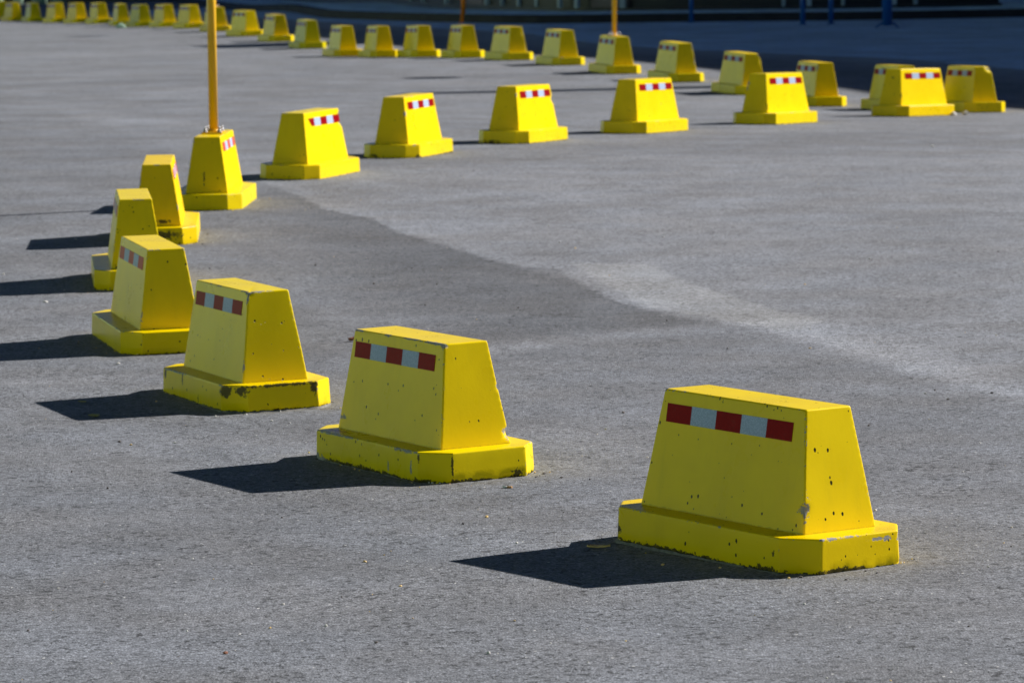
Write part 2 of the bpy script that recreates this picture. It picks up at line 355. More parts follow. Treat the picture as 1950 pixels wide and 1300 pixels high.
# ------------------------------------------------------------ materials
M_CONC = plain('grey concrete', (.30, .295, .28), .85, 0, .3, 20., .5)
M_MORT = plain('pale mortar', (.20, .19, .165), .9, 0, .35, 40., .8)
M_AMBER = plain('amber enamel', (.80, .44, .002), .32, 0, .06, 5.)
M_ORANGE = plain('orange enamel', (.95, .27, .004), .4, 0, .1, 5.)
M_ZINC = plain('galvanised steel', (.38, .38, .39), .45, 1., .1, 60.)
M_BLUE = plain('blue sign face', (.01, .06, .30), .4, 0, .05, 5.)
M_RED = reflector('red reflective film', (.33, .002, .005), (.24, .001, .005))
M_WHITE = reflector('white reflective film', (.50, .58, .74), (.34, .43, .58))
M_REDF = reflector('faded red reflective film', (.62, .10, .06), (.48, .07, .05))
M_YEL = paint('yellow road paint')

# ------------------------------------------------------------ the concrete blocks
LB, WB, CA, CB, DR, HB, L1, W1, L2, W2 = .5753, .2716, .1129, .0972, .0041, .1268, .4652, .1631, .3997, .1005
HT = .55
def ring_pts(poly, r, nseg, arc):
    """outline with rounded corners; long sides cut into nseg, returns (x, y, edgeflag)"""
    out = []; n = len(poly)
    P = [Vector(p) for p in poly]
    corners = []
    for i in range(n):
        a, b, c = P[i - 1], P[i], P[(i + 1) % n]
        u = (a - b).normalized(); v = (c - b).normalized()
        half = u.angle(v) / 2; off = r / math.tan(half)
        p0 = b + u * off; p1 = b + v * off
        corners.append([p0.lerp(p1, k / arc) + (b - (p0 + p1) / 2) * (4 * (k / arc) * (1 - k / arc)) * .41 for k in range(arc + 1)])
    for i in range(n):
        for p in corners[i]: out.append((p.x, p.y, 1.))
        a = corners[i][-1]; b = corners[(i + 1) % n][0]; L = (b - a).length; e = min(.0025, L * .2)
        k = nseg(L)
        ts = [e / L] + [j / k for j in range(1, k)] + [1 - e / L]
        for t_ in ts: q = a.lerp(b, t_); out.append((q.x, q.y, 0.))
    return out
def loft(rings, cap=True):
    """rings: list of (points with z and flag); returns mesh with 'edge' attribute"""
    bm = bmesh.new(); lay = bm.verts.layers.float.new('edge'); prev = None
    for rg in rings:
        cur = []
        for x, y, z, e in rg:
            v = bm.verts.new((x, y, z)); v[lay] = e; cur.append(v)
        if prev:
            n = len(cur)
            for i in range(n): bm.faces.new((prev[i], prev[(i + 1) % n], cur[(i + 1) % n], cur[i]))
        prev = cur
    if cap: bm.faces.new(prev)
    return bm
def rect(a, b): return [(-a, -b), (a, -b), (a, b), (-a, b)]
def octo(a, b): return [(-a, -(b - CB)), (-(a - CA), -b), (a - CA, -b), (a, -(b - CB)), (a, b - CB), (a - CA, b), (-(a - CA), b), (-a, b - CB)]
def make_body(res, seed, dents=(), rr=.006):
    rings = []
    nz = max(3, int(.42 / res))
    def at(z, inset=0., flag=None):
        t_ = (z - HB) / (HT - HB)
        a = L1 + (L2 - L1) * t_ - inset; b = W1 + (W2 - W1) * t_ - inset
        return [(x, y, z, (e if flag is None else flag)) for x, y, e in ring_pts(rect(a, b), max(rr - inset * .5, .002), lambda L: max(2, int(L / res)), 4)]
    zs = [HB - .002] + [HB + (HT - rr - HB) * k / nz for k in range(1, nz)] + [HT - rr - .003]
    for z in zs: rings.append(at(z))
    for k in range(4):
        f = k / 3 * math.pi / 2
        rings.append(at(HT - rr + rr * math.sin(f), rr * (1 - math.cos(f)), 1.))
    rings.append([(x, y, HT, 0.) for x, y, z, e in at(HT, rr + .003)])
    bm = loft(rings)
    off = Vector((seed * 3.1, seed * 1.7, seed))
    for v in bm.verts:
        n = mnoise.noise(v.co * 5 + off); v.co += Vector((v.co.x * .004, v.co.y * .008, 0)) * n
        for c, r, d in dents:
            q = (v.co - Vector(c)); k = q.length / r
            if k < 1.:
                w = (1 - k * k) * (1 + .6 * mnoise.noise(v.co * 60 + off)); v.co += Vector(d) * w
    return bm
def make_base(res, seed, rough=0.):
    rings = []
    off = Vector((seed * 2.3, seed, 9.))
    def at(z, d, inset=0., flag=None):
        return [(x, y, z, (e if flag is None else flag)) for x, y, e in ring_pts(octo(LB - d - inset, WB - d - inset), .007, lambda L: max(2, int(L / res)), 3)]
    zs = [-.02, .0, .008, .02, .05, .09, HB - .008]
    for z in zs: rings.append(at(z, DR * max(z, 0) / HB))
    for k in range(4):
        f = k / 3 * math.pi / 2
        rings.append(at(HB - .006 + .006 * math.sin(f), DR, .006 * (1 - math.cos(f)), 1.))
    rings.append([(x, y, HB, 0.) for x, y, z, e in at(HB, DR, .009)])
    bm = loft(rings)
    for v in bm.verts:
        low = max(0., 1 - max(v.co.z, 0) / .02)
        n = mnoise.noise(v.co * 22 + off) + .6 * mnoise.noise(v.co * 70 + off)
        s = 1 + (n - .5) * .008 * low * rough * 3
        v.co.x *= s; v.co.y *= s
        m_ = mnoise.noise(v.co * 5 + off); v.co.x += .0015 * m_; v.co.y += .0015 * m_
    return bm
def strip_obj(side, root, shift, length, mats, peel=False):
    """five reflective squares stuck near the top of a long face"""
    bm = bmesh.new()
    sl = math.atan2(W1 - W2, HT - HB)
    n = Vector((0, side * math.cos(sl), math.sin(sl))); dn = Vector((0, side * math.sin(sl), -math.cos(sl)))
    top = Vector((0, side * W2, HT)) + dn * .050 + n * .0006
    hh = .067; dirx = 1
    for k in range(5):
        x0 = shift - length / 2 + length * k / 5; x1 = x0 + length / 5
        if peel and k == 4: x1 -= length / 5 * .55
        pts = [Vector((x0, 0, 0)) + top + dn * hh, Vector((x1, 0, 0)) + top + dn * hh, Vector((x1 if not (peel and k == 4) else x1 + .06, 0, 0)) + top, Vector((x0, 0, 0)) + top]
        if side > 0: pts = pts[::-1]
        fr = [bm.verts.new(p + n * .0016) for p in pts]; bk = [bm.verts.new(p) for p in pts]
        fs = [bm.faces.new(fr)] + [bm.faces.new((fr[i], bk[i], bk[(i + 1) % 4], fr[(i + 1) % 4])) for i in range(4)]
        for f in fs: f.material_index = k % 2
    return bm_obj('reflective_strip', bm, mats, root)

CHIPS = {
 'A': dict(pores=.74, chips=[((.452, -.151, .215), (.022, .022, .042)), ((.432, -.131, .36), (.010, .010, .006)), ((-.4, -.1, .548), (.016, .012, .012)), ((.571, -.13, .125), (.01, .05, .007)), ((.572, .10, .104), (.006, .06, .007)), ((.568, .17, .10), (.008, .010, .014))],
           scuffs=[((-.462, -.27, .05), (.02, .012, .014)), ((.40, -.272, .012), (.06, .02, .012)), ((.574, -.10, .01), (.02, .12, .010)), ((-.2, -.272, .004), (.3, .02, .012)), ((.43, -.268, .07), (.008, .01, .012))]),
 'B': dict(pores=.80, chips=[((.33, -.101, .548), (.10, .010, .008)), ((.398, -.1, .546), (.016, .012, .016)), ((.12, -.101, .549), (.10, .007, .005)), ((-.10, -.101, .549), (.03, .007, .007)), ((-.37, -.101, .548), (.05, .007, .006)), ((.36, -.270, .124), (.12, .010, .010)), ((-.3, -.27, .124), (.2, .008, .005)), ((-.46, -.27, .008), (.08, .03, .020)), ((.458, .158, .17), (.016, .022, .030)), ((.42, .13, .36), (.01, .01, .012)), ((-.43, -.158, .175), (.028, .012, .010)), ((.455, -.153, .24), (.008, .008, .02)), ((.2, -.272, .04), (.006, .006, .03)), ((.40, -.268, .05), (.006, .006, .04))],
           scuffs=[((.573, .13, .018), (.02, .024, .018)), ((.465, -.262, .008), (.07, .04, .010)), ((.574, -.13, .006), (.02, .10, .010)), ((-.1, -.272, .004), (.4, .02, .014)), ((.462, -.268, .10), (.006, .012, .02)), ((.572, -.17, .06), (.005, .005, .06))],
           rust=[((-.36, -.215, .127), (.085, .022, .012))]),
 'C': dict(pores=.88, chips=[((.398, -.100, .546), (.028, .028, .012)), ((.34, -.101, .549), (.05, .008, .006)), ((.399, -.05, .549), (.009, .06, .006)), ((.40, -.102, .52), (.008, .008, .025)), ((.45, -.15, .24), (.006, .006, .1)), ((-.3, -.27, .124), (.25, .008, .006)), ((.45, -.268, .124), (.03, .012, .008))],
           scuffs=[((.478, -.258, .095), (.04, .03, .030)), ((.548, -.20, .105), (.035, .035, .024)), ((.572, .155, .10), (.016, .026, .032)), ((.573, .03, .122), (.014, .20, .010)), ((-.42, -.27, .10), (.02, .012, .03)), ((-.15, -.27, .11), (.01, .01, .03)), ((.1, -.27, .02), (.006, .01, .03))]),
 'D': dict(scuffs=[((.42, .0, .19), (.02, .012, .008)), ((.574, .1, .05), (.01, .02, .01)), ((.574, .0, .0), (.02, .25, .012))]),
 'F': dict(scuffs=[((.572, .05, .075), (.02, .12, .026)), ((.45, .04, .16), (.03, .06, .012))]),
 'G': dict(scuffs=[((.445, -.02, .24), (.012, .006, .10))]),
 'H': dict(chips=[((-.41, .11, .46), (.05, .03, .05))]),
 'I': dict(chips=[((.42, .125, .40), (.02, .02, .02)), ((.52, .24, .125), (.06, .02, .012))], scuffs=[((.46, .26, .01), (.05, .03, .02)), ((.575, -.13, .02), (.02, .05, .014))]),
 'J': dict(chips=[((.41, .11, .47), (.014, .014, .02))], scuffs=[((.575, -.08, .015), (.02, .08, .02))]),
 'L': dict(chips=[((.42, -.12, .42), (.03, .03, .05))], scuffs=[((.45, .15, .20), (.01, .01, .04))]),
 'M': dict(scuffs=[((.44, .145, .25), (.008, .008, .07)), ((.42, .0, .45), (.02, .02, .012))]),
 'N': dict(chips=[((.40, .10, .54), (.05, .05, .035))]),
 'O': dict(scuffs=[((-.12, -.115, .50), (.05, .03, .03))]),
 'P': dict(chips=[((.39, -.11, .49), (.025, .025, .04))]),
 'Q': dict(chips=[((.399, .10, .54), (.03, .03, .02))]),
}
DENTS = {
 'A': [((.455, -.155, .215), .026, (-.006, .006, 0))],
 'B': [((.460, .160, .17), .03, (-.010, -.010, 0)), ((.42, .13, .36), .016, (-.004, -.004, 0)), ((.4, -.1, .55), .014, (-.004, .004, -.003))],
 'C': [((.4, -.1, .55), .025, (-.006, .006, -.006))],
 'H': [((-.42, .12, .46), .07, (.030, -.018, 0))],
 'J': [((-.425, .125, .40), .045, (.016, -.010, 0))],
 'N': [((.40, .10, .55), .07, (-.022, -.016, -.022))],
 'Q': [((.40, .10, .55), .05, (-.014, -.010, -.012))],
}
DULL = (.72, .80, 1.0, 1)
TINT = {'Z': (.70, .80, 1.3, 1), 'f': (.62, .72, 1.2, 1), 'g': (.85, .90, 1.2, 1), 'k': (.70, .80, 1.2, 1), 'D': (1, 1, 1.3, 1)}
ORD = ['second', 'third', 'fourth', 'fifth', 'sixth', 'seventh', 'eighth', 'ninth', 'tenth']
LBL = {
 'A': 'large yellow block nearest the camera, with a grey chip on its corner edge',
 'B': 'yellow block with chipped top edge and a rust stain on its ledge',
 'C': 'yellow block with black scuff marks on its base and a chipped top corner',
 'D': 'yellow block with faded pinkish strip, second behind the black scuffed block',
 'E': 'yellow block seen end on, half hidden and leftmost of the front curve',
 'F': 'yellow block seen end on, just in front of the thick pole block',
 'G': 'front curve yellow block carrying the thick amber pole on a bolted flange',
 'H': 'sunlit yellow block right of the thick pole, with a partly peeled strip',
 'I': 'sunlit yellow block with notched dark foot, second right of the thick pole',
 'J': 'sunlit yellow block third right of the thick pole, with a nicked right edge',
 'K': 'sunlit yellow block fourth right of the thick pole, below the thin pole',
 'L': 'sunlit yellow block with a grey gouge, overlapping a shaded back row block',
 'M': 'sunlit yellow block farthest right in the front curve, beside white stone bits',
 'N': 'back row yellow block at the far right, its top corner broken white',
 'O': 'back row yellow block mostly hidden behind the farthest right sunlit block',
 'P': 'back row yellow block with a grey scrape at the end of its strip',
 'Q': 'back row yellow block with rounded worn top, half behind the gouged block',
 'R': 'back row yellow block immediately right of the thin pole block',
 'S': 'back row yellow block carrying the thin amber pole',
 'c': 'back row yellow block hidden partly behind the thick amber pole',
 'Z': 'dull greenish yellow block at the bend where the long back row climbs left',
 'f': 'dull olive block, third left of the thick pole in the back row',
 'g': 'slightly dull yellow block left of the olive one, beside a pale scrap',
 'k': 'dull olive block third from the left edge of the back row',
 'm': 'yellow block cut off by the left edge of the photo',
 'l': 'yellow back row block second from the left edge',
}
for i, k in enumerate('TUVWXY'):
    LBL[k] = '%s yellow back row block left of the thin pole' % (['first'] + ORD)[i]
for i, k in enumerate('ba'):
    LBL[k] = '%s yellow back row block right of the thick pole, small and blurred' % ['first', 'second'][i]
for i, k in enumerate('de'):
    LBL[k] = '%s small blurred yellow block left of the thick pole' % ['first', 'second'][i]
for i, k in enumerate('jih'):
    LBL[k] = '%s small yellow back row block from the left edge' % ['fourth', 'fifth', 'sixth'][i]
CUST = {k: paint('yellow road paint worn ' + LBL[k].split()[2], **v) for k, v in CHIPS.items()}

def pole_on(root, ang):
    fl = bmesh.new(); bx(fl, (0, 0, HT + .007), (.20, .16, .014), 0, .003)
    flo = bm_obj('flange', fl, M_AMBER, root)
    for sx in (-1, 1):
        for sy in (-1, 1):
            b = bmesh.new(); p = Vector((sx * .075, sy * .055, HT + .014))
            cyl(b, p, p + Vector((0, 0, .004)), .020, seg=16)
            cyl(b, p + Vector((0, 0, .004)), p + Vector((0, 0, .022)), .0155, seg=6)
            cyl(b, p + Vector((0, 0, .022)), p + Vector((0, 0, .040)), .0085, seg=12)
            bm_obj('bolt', b, M_ZINC, flo)
    pb = bmesh.new(); z0 = HT + .014
    cyl(pb, (0, 0, z0), (0, 0, z0 + .02), .045, .037, 28); cyl(pb, (0, 0, z0 + .02), (0, 0, 2.24), .035, seg=28); cyl(pb, (0, 0, 2.24), (0, 0, 2.26), .037, .030, 28)
    po = bm_obj('pole', pb, M_AMBER, root)
    s = bmesh.new()
    d = Vector((math.cos(ang), math.sin(ang), 0))
    c = Vector((0, 0, 1.90)) + d * .036
    cyl(s, c, c + d * .012, .30, seg=40, mi=0)
    cyl(s, c + d * .0125, c + d * .014, .265, seg=40, mi=1)
    bm_obj('sign_plate', s, [M_WHITE, M_BLUE], root)

LEAN = {"A": [0.0141, -0.0037], "B": [-0.0041, -0.0053], "C": [-0.0084, 0.0053], "D": [0.0001, -0.0105], "E": [-0.0011, -0.0035], "F": [0.0009, -0.0158], "G": [0.0066, -0.01], "H": [0.0105, -0.0084], "I": [-0.0016, -0.0086]}      # how far single blocks lean
def block(k, bx_, by_, th):
    n = (gnormal(bx_, by_) + Vector(LEAN.get(k, (0, 0)) + [0] if k in LEAN else (0, 0, 0))).normalized(); z = zg(bx_, by_)
    x = Vector((math.cos(R(th)), math.sin(R(th)), 0)); x = (x - n * x.dot(n)).normalized(); y = n.cross(x)
    mw = Matrix((x, y, n)).transposed().to_4x4(); mw.translation = Vector((bx_, by_, z))
    root = empty('concrete_block', mw)
    tag(root, LBL[k], 'concrete block', 'yellow concrete blocks lining the yard')
    seed = ord(k); res = .010 if k in 'ABC' else (.02 if k in 'DEFGHIJKLMN' else .07)
    mat = CUST.get(k, M_YEL)
    parts = [bm_obj('body', make_body(res, seed, DENTS.get(k, ())), mat, root, True),
             bm_obj('base', make_base(.012 if k in 'ABC' else .04 if by_ < 50 else .1, seed, 1. if k in 'ABCDEF' else .4), mat, root, True)]
    for p in parts: p.color = TINT.get(k, (random.uniform(.96, 1.02), random.uniform(.95, 1.02), 1, 1))
    rs = random.Random(seed)
    red = M_REDF if k in 'DGEF' else M_RED
    for side in (-1, 1):
        strip_obj(side, root, {'A': -.014, 'B': -.018, 'C': -.018}.get(k, rs.uniform(-.032, -.016)), .715, [red, M_WHITE], peel=(k == 'H' and side > 0))
    if by_ < 36:
        mb = bmesh.new()
        o = [Vector(p) for p in octo(LB, WB)]; outer = []; inner = []
        for i in range(8):
            a, b = o[i], o[(i + 1) % 8]; L = (b - a).length; m_ = max(3, int(L / .03))
            for j in range(m_):
                p = a.lerp(b, j / m_); w = .003 + .022 * abs(mnoise.noise(Vector((p.x * 11, p.y * 11, seed)))) + .004 * rs.random()
                q = p * (1 + w / p.length)
                outer.append(mb.verts.new((q.x, q.y, -.006))); inner.append(mb.verts.new((p.x, p.y, .002 + .004 * rs.random())))
        N = len(outer)
        for i in range(N): mb.faces.new((outer[i], outer[(i + 1) % N], inner[(i + 1) % N], inner[i]))
        bm_obj('mortar_bed', mb, M_MORT, root, True)
    if k in 'GSc': pole_on(root, R(205) - R(th))
    return root
for k, (bx_, by_, th) in POSE.items(): block(k, bx_, by_, th)

# ------------------------------------------------------------ far side: kerb, terrace, buildings (all in the shade)
M_KERB = plain('dark kerb stone', (.016, .018, .022), .8, 0, .3, 3.)
M_PAVE = plain('worn pavement', (.58, .76, .84), .85, 0, .3, 2.)
M_DARK = plain('dark cladding', (.022, .024, .026), .5, 0, .4, 1.5)
M_FRAME = plain('weathered frame', (.34, .44, .50), .5, 0, .25, 2.)
M_GLASS = plain('dark glazing', (.010, .012, .014), .5, 0, .2, 1.)
M_WALL = plain('light grey render', (.52, .55, .58), .9, 0, .15, .8, .3)
M_BPOST = plain('blue enamel', (.008, .10, .36), .4, 0, .1, 4.)
M_PALE = plain('pale green tub', (.36, .52, .38), .5, 0, .12, 5.)
KERB = [[-13.6, 150.]] + [[-11.4, 139.]] + KERB + [[16, 92.2], [20.5, 96.5]]
def resample(pl, step):
    out = []
    for i in range(len(pl) - 1):
        a, b = Vector(pl[i]), Vector(pl[i + 1]); n = max(1, int((b - a).length / step))
        out += [a.lerp(b, j / n) for j in range(n)]
    return out + [Vector(pl[-1])]
def offset(pl, d):
    out = []
    for i, p in enumerate(pl):
        t_ = (pl[min(i + 1, len(pl) - 1)] - pl[max(i - 1, 0)]).normalized(); out.append(p + Vector((-t_.y, t_.x)) * d)
    return out
def smooth(pl, n):
    for _ in range(n): pl = [pl[0]] + [(pl[i - 1] + pl[i] * 2 + pl[i + 1]) / 4 for i in range(1, len(pl) - 1)] + [pl[-1]]
    return pl
kp = smooth(resample(KERB, 1.), 3)
KH = .18
def ribbon(name, a, b, za, zb, mat, kind='structure'):
    bm = bmesh.new(); A = [bm.verts.new((p.x, p.y, za(p))) for p in a]; B = [bm.verts.new((p.x, p.y, zb(p))) for p in b]
    for i in range(len(a) - 1): bm.faces.new((A[i], A[i + 1], B[i + 1], B[i]))
    return bm, A, B
bm = bmesh.new()
k2 = offset(kp, .25)
rows = [[(p, zg(p.x, p.y) - .1) for p in kp], [(p, zg(p.x, p.y) + KH) for p in offset(kp, .02)], [(p, zg(p.x, p.y) + KH + .004) for p in k2], [(p, zg(p.x, p.y) - .1) for p in k2]]
vs = [[bm.verts.new((p.x, p.y, z)) for p, z in r] for r in rows]
for r0, r1 in zip(vs[:-1], vs[1:]):
    for i in range(len(r0) - 1): bm.faces.new((r0[i], r0[i + 1], r1[i + 1], r1[i]))
tag(bm_obj('kerb', bm, M_KERB), kind='structure')
bm = bmesh.new()
k3 = offset(kp, 9.)
vs = [[bm.verts.new((p.x, p.y, zg(q.x, q.y) + KH)) for p, q in zip(pl, k2)] for pl in (k2, offset(kp, 4.), k3)]
for r0, r1 in zip(vs[:-1], vs[1:]):
    for i in range(len(r0) - 1): bm.faces.new((r0[i], r0[i + 1], r1[i + 1], r1[i]))
tag(bm_obj('pavement', bm, M_PAVE), kind='structure')

# low glazed pavilion along the pavement
PV = [p for p in smooth(offset(kp, 2.7), 8) if p.x < 12.2]
pz = lambda p: zg(p.x, p.y - 2.5) + KH
pav = empty('glazed_pavilion', Matrix.Translation((PV[40].x, PV[40].y, pz(PV[40]))))
tag(pav, 'dark shaded pavilion front with thin uprights behind the kerb', 'pavilion')
inv = Matrix.Translation(-pav.matrix_world.translation)
def padd(name, bm, mat):
    bmesh.ops.transform(bm, matrix=inv, verts=bm.verts); return bm_obj(name, bm, mat, pav)
def wallstrip(bm, pl, d0, d1, z0, z1):
    a, b = offset(pl, d0), offset(pl, d1)
    n = len(pl); V = []
    for q, z in ((a, z0), (a, z1), (b, z1), (b, z0)): V.append([bm.verts.new((p.x, p.y, pz(o) + z)) for p, o in zip(q, pl)])
    for r in range(4):
        A, B = V[r], V[(r + 1) % 4]
        for i in range(n - 1): bm.faces.new((A[i], A[i + 1], B[i + 1], B[i]))
    for e in (0, n - 1): bm.faces.new([V[r][e] for r in range(4)])
bm = bmesh.new(); wallstrip(bm, PV, 0, .3, -.2, .06); padd('plinth', bm, M_DARK)
bm = bmesh.new(); wallstrip(bm, PV, .12, .16, .06, 2.5); padd('glazing', bm, M_GLASS)
bm = bmesh.new(); wallstrip(bm, PV, -.1, 3.2, 2.5, 2.7); padd('roof', bm, M_DARK)
bm = bmesh.new(); wallstrip(bm, PV, 3.0, 3.2, -.2, 2.5); padd('back_wall', bm, M_DARK)
rp = random.Random(3)
L = 0
for i in range(2, len(PV) - 1):
    if rp.random() < .68:
        p = PV[i]; w = rp.choice([.06, .08, .10, .14]); t_ = (PV[i + 1] - PV[i - 1]).normalized()
        bm = bmesh.new(); bx(bm, (p.x + rp.uniform(-.3, .3), p.y, pz(p) + 1.28), (w, .10, 2.44), math.atan2(t_.y, t_.x), .006)
        padd('upright', bm, M_FRAME)
for i in range(3, len(PV) - 3, 4):
    if rp.random() < .6:
        a, b = PV[i], PV[i + 2]; bm = bmesh.new(); t_ = b - a; c = (a + b) / 2; d = Vector((-t_.y, t_.x)).normalized()
        c = c + d * .06; h = rp.uniform(.35, .8)
        bx(bm, (c.x, c.y, pz(c) + .07 + h / 2), (t_.length * .8, .05, h), math.atan2(t_.y, t_.x), .005)
        padd('lower_panel', bm, plain('tarnished panel', (.06 + .06 * rp.random(), .085, .09), .5, 0, .4, 2.))

# tall hall whose shadow lies over the far half of the yard
ED = Vector((-.2743, .9616)); EN = Vector((.9616, .2743)); E0 = Vector((24.7, 60.0)) - ED * 14
LEN = 108.; TOP = 13.; DEP = 16.
hall = empty('hall_building', Matrix.Translation((E0.x, E0.y, -.6)) @ Matrix.Rotation(math.atan2(ED.y, ED.x), 4, 'Z'))
tag(hall, 'tall grey hall standing in its own shade behind the pavilion', 'building')
# local: x along facade, -y into the building
bm = bmesh.new(); bx(bm, (LEN / 2, -DEP / 2, (TOP + .2) / 2), (LEN, DEP, TOP + .2)); bm_obj('wall', bm, M_WALL, hall)
bm = bmesh.new(); bx(bm, (LEN / 2, -DEP / 2, TOP + .4), (LEN + .4, DEP, .4)); rf = bm_obj('roof', bm, M_DARK, hall)
bm = bmesh.new(); cyl(bm, (19.5, -.5, TOP + .55), (19.5, -.5, TOP + .6 + 4.3), .26, seg=16); bm_obj('flue', bm, M_FRAME, rf)
bm = bmesh.new(); bx(bm, (45.3, -1.4, TOP + .6 + 1.12), (2.2, 2.4, 2.26), 0, .02); bm_obj('chimney', bm, M_WALL, rf)
for fl in range(3):
    for j in range(24):
        wx = 4 + j * 4.
        f = bmesh.new(); zc = 2.6 + fl * 3.9
        for dx in (-.85, .85): bx(f, (wx + dx, .03, zc), (.10, .12, 2.0))
        for dz in (-1.05, 1.05): bx(f, (wx, .03, zc + dz), (1.8, .12, .10))
        fo = bm_obj('window', f, M_FRAME, hall)
        g_ = bmesh.new(); bx(g_, (wx, .012, zc), (1.6, .03, 2.0)); bm_obj('pane', g_, M_GLASS, fo)

# unseen pale halls added left of the yard and behind the camera: their walls throw light back onto the shaded faces
M_BOUNCEWALL = plain('pale green bounce wall', (.46, .66, .42), .9, 0, .06, .5, .2)
def bounce_hall(x, y, rz, length, height, depth, label):
    root = empty('bounce_hall', Matrix.Translation((x, y, zg(x, y) - .1)) @ Matrix.Rotation(rz, 4, 'Z')); tag(root, label, 'building')
    bm = bmesh.new(); bx(bm, (length / 2, -depth / 2, height / 2), (length, depth, height)); bm_obj('wall', bm, M_BOUNCEWALL, root)
    bm = bmesh.new(); bx(bm, (length / 2, -depth / 2, height + .2), (length + .6, depth + .6, .4)); bm_obj('roof', bm, M_DARK, root)
    for j in range(int(length / 9)):
        wx = 5 + j * 9.
        f = bmesh.new()
        for dx in (-1.05, 1.05): bx(f, (wx + dx, .03, 4.2), (.10, .12, 1.2))
        for dz in (-.65, .65): bx(f, (wx, .03, 4.2 + dz), (2.2, .12, .10))
        fo = bm_obj('window', f, M_FRAME, root)
        g_ = bmesh.new(); bx(g_, (wx, .012, 4.2), (2.0, .03, 1.2)); bm_obj('pane', g_, M_GLASS, fo)
bounce_hall(-30, 118, R(-90), 140, 8.5, 14, 'long low pale green hall added out of view on the left to bounce sunlight')
bounce_hall(-28, -15, 0, 56, 9, 14, 'pale green hall added out of view behind the camera to bounce sunlight')
# the left hall faces +x and the near one +y: local +y is the facade

# posts in front of the pavilion
def post(name, x, y, r, h, mat, label, cat, lean=0., feet=False, group=None):
    z = zg(x, y); root = empty(name, Matrix.Translation((x, y, z))); tag(root, label, cat, group)
    b = bmesh.new(); cyl(b, (0, 0, .06 if feet else 0), (lean, 0, h), r, seg=18); bm_obj('post', b, mat, root)
    if feet:
        for s in (-1, 1):
            b = bmesh.new()
            tube(b, [(s * r * .5, 0, .12), (s * .13, 0, .10), (s * .19, 0, .055), (s * .235, 0, .01)], .022); bm_obj('foot', b, mat, root)
    else:
        b = bmesh.new(); cyl(b, (0, 0, -.01), (0, 0, .015), r * 1.7, seg=18); bm_obj('base_plate', b, mat, root)
    return root
post('marker_post', -1.02, 91.6, .055, 2.2, M_ORANGE, 'slim orange post standing against the dark kerb', 'post', .10)
post('barrier_post', 4.07, 88.4, .05, 1.1, M_BPOST, 'dark blue post at the kerb right of the thin amber pole', 'post')
post('barrier_post', 6.34, 85.8, .055, 1.1, M_BPOST, 'left one of the close pair of slim blue posts', 'post')
post('barrier_post', 6.98, 86.2, .055, 1.1, M_BPOST, 'right one of the close pair of slim blue posts', 'post')
post('stand_post', 7.89, 83.0, .105, 1.9, M_BPOST, 'thick blue post on two curved splayed feet', 'post', 0, True)

# pale tubs beyond the far end of the back row
for (x, y, r, lab) in ((-18.3, 143.8, .20, 'pale green tub at the top left corner of the photo'), (-17.55, 143.6, .19, 'narrow pale tub second from the left behind the back row'),
                       (-16.75, 143.3, .30, 'wide pale green tub third from the left behind the back row'), (-16.05, 143.1, .28, 'wide pale tub nearest the dark pavilion end')):
    z = zg(x, y); root = empty('planter_tub', Matrix.Translation((x, y, z))); tag(root, lab, 'tub', 'pale tubs behind the back row')
    b = bmesh.new(); cyl(b, (0, 0, 0), (0, 0, .5), r * .85, r, 24); bm_obj('tub', b, M_PALE, root)
    b = bmesh.new(); cyl(b, (0, 0, .46), (0, 0, .52), r * 1.06, r * 1.06, 24); bm_obj('rim', b, M_PALE, root)

wr = empty('low_wall', Matrix.Translation((-17, 144.8, zg(-17, 144.8))) @ Matrix.Rotation(math.atan2(-.2, 1), 4, 'Z')); tag(wr, 'low dark wall behind the pale tubs at the top left', 'wall')
b = bmesh.new(); bx(b, (0, .2, .45), (9.6, .25, 1.1)); bm_obj('wall', b, M_DARK, wr)
b = bmesh.new(); bx(b, (0, .2, 1.04), (9.7, .33, .08), 0, .01); bm_obj('coping', b, M_CONC, wr)

# ------------------------------------------------------------ litter and loose grit
def leaf(x, y, s, rz, mat, name, label, cat, curl=.35):
    bm = bmesh.new(); n = 10; rows = []
    for i in range(n + 1):
        u = i / n; w = .30 * math.sin(math.pi * u ** .8) ** .8 * s; r = []
        for v in (-1, -.5, 0, .5, 1):
            r.append(bm.verts.new(((u - .5) * s, v * w, .004 + curl * s * (.5 * v * v * .5 + .45 * (u - .4) ** 2) + .002 * random.random())))
        rows.append(r)
    for a, b in zip(rows[:-1], rows[1:]):
        for i in range(4): bm.faces.new((a[i], a[i + 1], b[i + 1], b[i]))
    bmesh.ops.remove_doubles(bm, verts=bm.verts, dist=.0004)
    o = bm_obj(name, bm, mat, None, True)
    o.location = (x, y, zg(x, y)); o.rotation_euler = (0, 0, rz)
    md = o.modifiers.new('thickness', 'SOLIDIFY'); md.thickness = .0008
    return tag(o, label, cat)
M_LEAF1 = plain('ochre dry leaf', (.85, .58, .22), .6, 0, .4, 40.); M_LEAF2 = plain('brown dry leaf', (.20, .07, .03), .7, 0, .4, 40.)
M_LEAF3 = plain('yellow green leaf', (.45, .38, .04), .6, 0, .3, 40.)
M_STW = plain('white stone', (.62, .60, .56), .8, 0, .25, 60., .4); M_STD = plain('dark stone', (.10, .085, .08), .8, 0, .3, 60., .4)
M_PAPER = plain('white paper', (.72, .72, .70), .7, 0, .1, 50.); M_FILTER = plain('tan filter', (.50, .27, .10), .8, 0, .2, 80.)
leaf(*BITS['leafA'][:2], .085, R(-10), M_LEAF1, 'dry_leaf', 'curled ochre leaf lying in the shadow of the nearest block', 'leaf')
leaf(*BITS['leafB'][:2], .07, R(50), M_LEAF2, 'dry_leaf', 'curled brown leaf left of the block with the rust stain', 'leaf', .9)
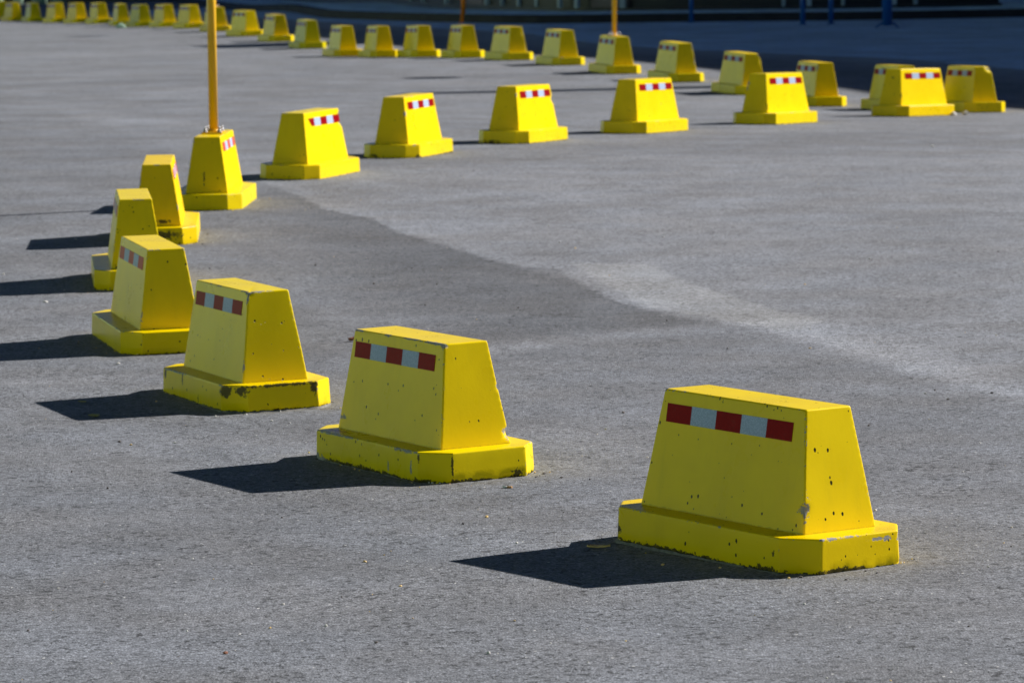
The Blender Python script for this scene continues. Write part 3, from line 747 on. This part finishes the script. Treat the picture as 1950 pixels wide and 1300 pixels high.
leaf(*BITS['flk'][:2], .09, R(-65), M_LEAF3, 'grass_blade', 'thin yellow blade lying in the shadow of the black scuffed block', 'leaf', .1)
leaf(*BITS['flk2'][:2], .06, R(-50), M_LEAF3, 'grass_blade', 'short yellow blade just above the shadow of the black scuffed block', 'leaf', .1)
x, y, _ = BITS['butt']; root = empty('cigarette_butt', Matrix.Translation((x, y, zg(x, y) + .0048)) @ Matrix.Rotation(R(-35), 4, 'Z'))
tag(root, 'cigarette butt on the asphalt in front of the rust stained block', 'cigarette butt')
b = bmesh.new(); cyl(b, (-.017, 0, 0), (.004, 0, 0), .0045, seg=12); bm_obj('paper', b, M_PAPER, root)
b = bmesh.new(); cyl(b, (.004, 0, 0), (.026, 0, .001), .0043, seg=12); bm_obj('filter', b, M_FILTER, root)
def rock(bm, c, s, rnd, mi=0):
    t = bmesh.new(); bmesh.ops.create_icosphere(t, subdivisions=1, radius=1)
    sc = Vector((rnd.uniform(.7, 1.3), rnd.uniform(.6, 1.1), rnd.uniform(.45, .8))) * s; a = rnd.random() * 6.3
    for v in t.verts:
        q = v.co * rnd.uniform(.78, 1.15); q = Vector((q.x * sc.x, q.y * sc.y, q.z * sc.z))
        v.co = Vector((q.x * math.cos(a) - q.y * math.sin(a), q.x * math.sin(a) + q.y * math.cos(a), q.z + sc.z * .5)) + Vector(c)
    for f in t.faces: f.material_index = mi
    me = bpy.data.meshes.new('t'); t.to_mesh(me); t.free(); bm.from_mesh(me); bpy.data.meshes.remove(me)
rr_ = random.Random(5)
for key, s, mt, nm, lab, cat in (('st1', .045, M_STW, 'stone', 'small pale stone touching the base of the farthest right sunlit block', 'stone'), ('st2', .065, M_STW, 'stone', 'larger pale stone between the two blocks at the far right', 'stone'),
    ('sc', .14, M_PALE, 'paper_scrap', 'pale bluish scrap on the ground below the far blurred blocks', 'scrap'), ('st3', .010, M_LEAF2, 'stone', 'small reddish stone on the bare asphalt at the bottom left', 'stone'),
    ('w1', .014, M_STW, 'stone', 'white stone fleck below the block with the faded strip', 'stone'), ('w2', .016, M_STW, 'stone', 'white fleck near the left edge between two block shadows', 'stone'), ('w3', .022, M_STW, 'stone', 'white fleck on the open asphalt below the farthest right blocks', 'stone')):
    bm = bmesh.new(); rock(bm, (0, 0, 0), s, rr_); o = bm_obj(nm, bm, mt); x, y, _ = BITS[key]; o.location = (x, y, zg(x, y)); tag(o, lab, cat)
bm = bmesh.new(); n = 0
while n < 560:
    y = 11 + 24 * rr_.random() ** 1.5; x = rr_.uniform(-1, 1) * y * .145
    s = .0022 + .0068 * rr_.random() ** 3; rock(bm, (x, y, zg(x, y)), s, rr_, 0 if rr_.random() < .45 else (1 if rr_.random() < .7 else 2)); n += 1
M_FLAKE = plain('yellow paint flake', (.80, .58, .01), .5, 0, .1, 30.)
for k in 'ABCDEFG':
    bx_, by_, th = POSE[k]; c, s_ = math.cos(R(th)), math.sin(R(th)); o8 = [Vector(p) for p in octo(LB, WB)]
    for _ in range(46):
        e = rr_.randrange(8); p = o8[e].lerp(o8[(e + 1) % 8], rr_.random()); p = p * (1 + (.006 + .16 * rr_.random() ** 2.6) / p.length)
        x, y = bx_ + c * p.x - s_ * p.y, by_ + s_ * p.x + c * p.y; q = rr_.random()
        rock(bm, (x, y, zg(x, y)), .0025 + .0055 * rr_.random() ** 2, rr_, 3 if q < .18 else (0 if q < .4 else (1 if q < .85 else 2)))
tag(bm_obj('loose_grit', bm, [M_STW, M_STD, M_LEAF1, M_FLAKE]), 'loose grit scattered over the asphalt', 'grit', kind='stuff')
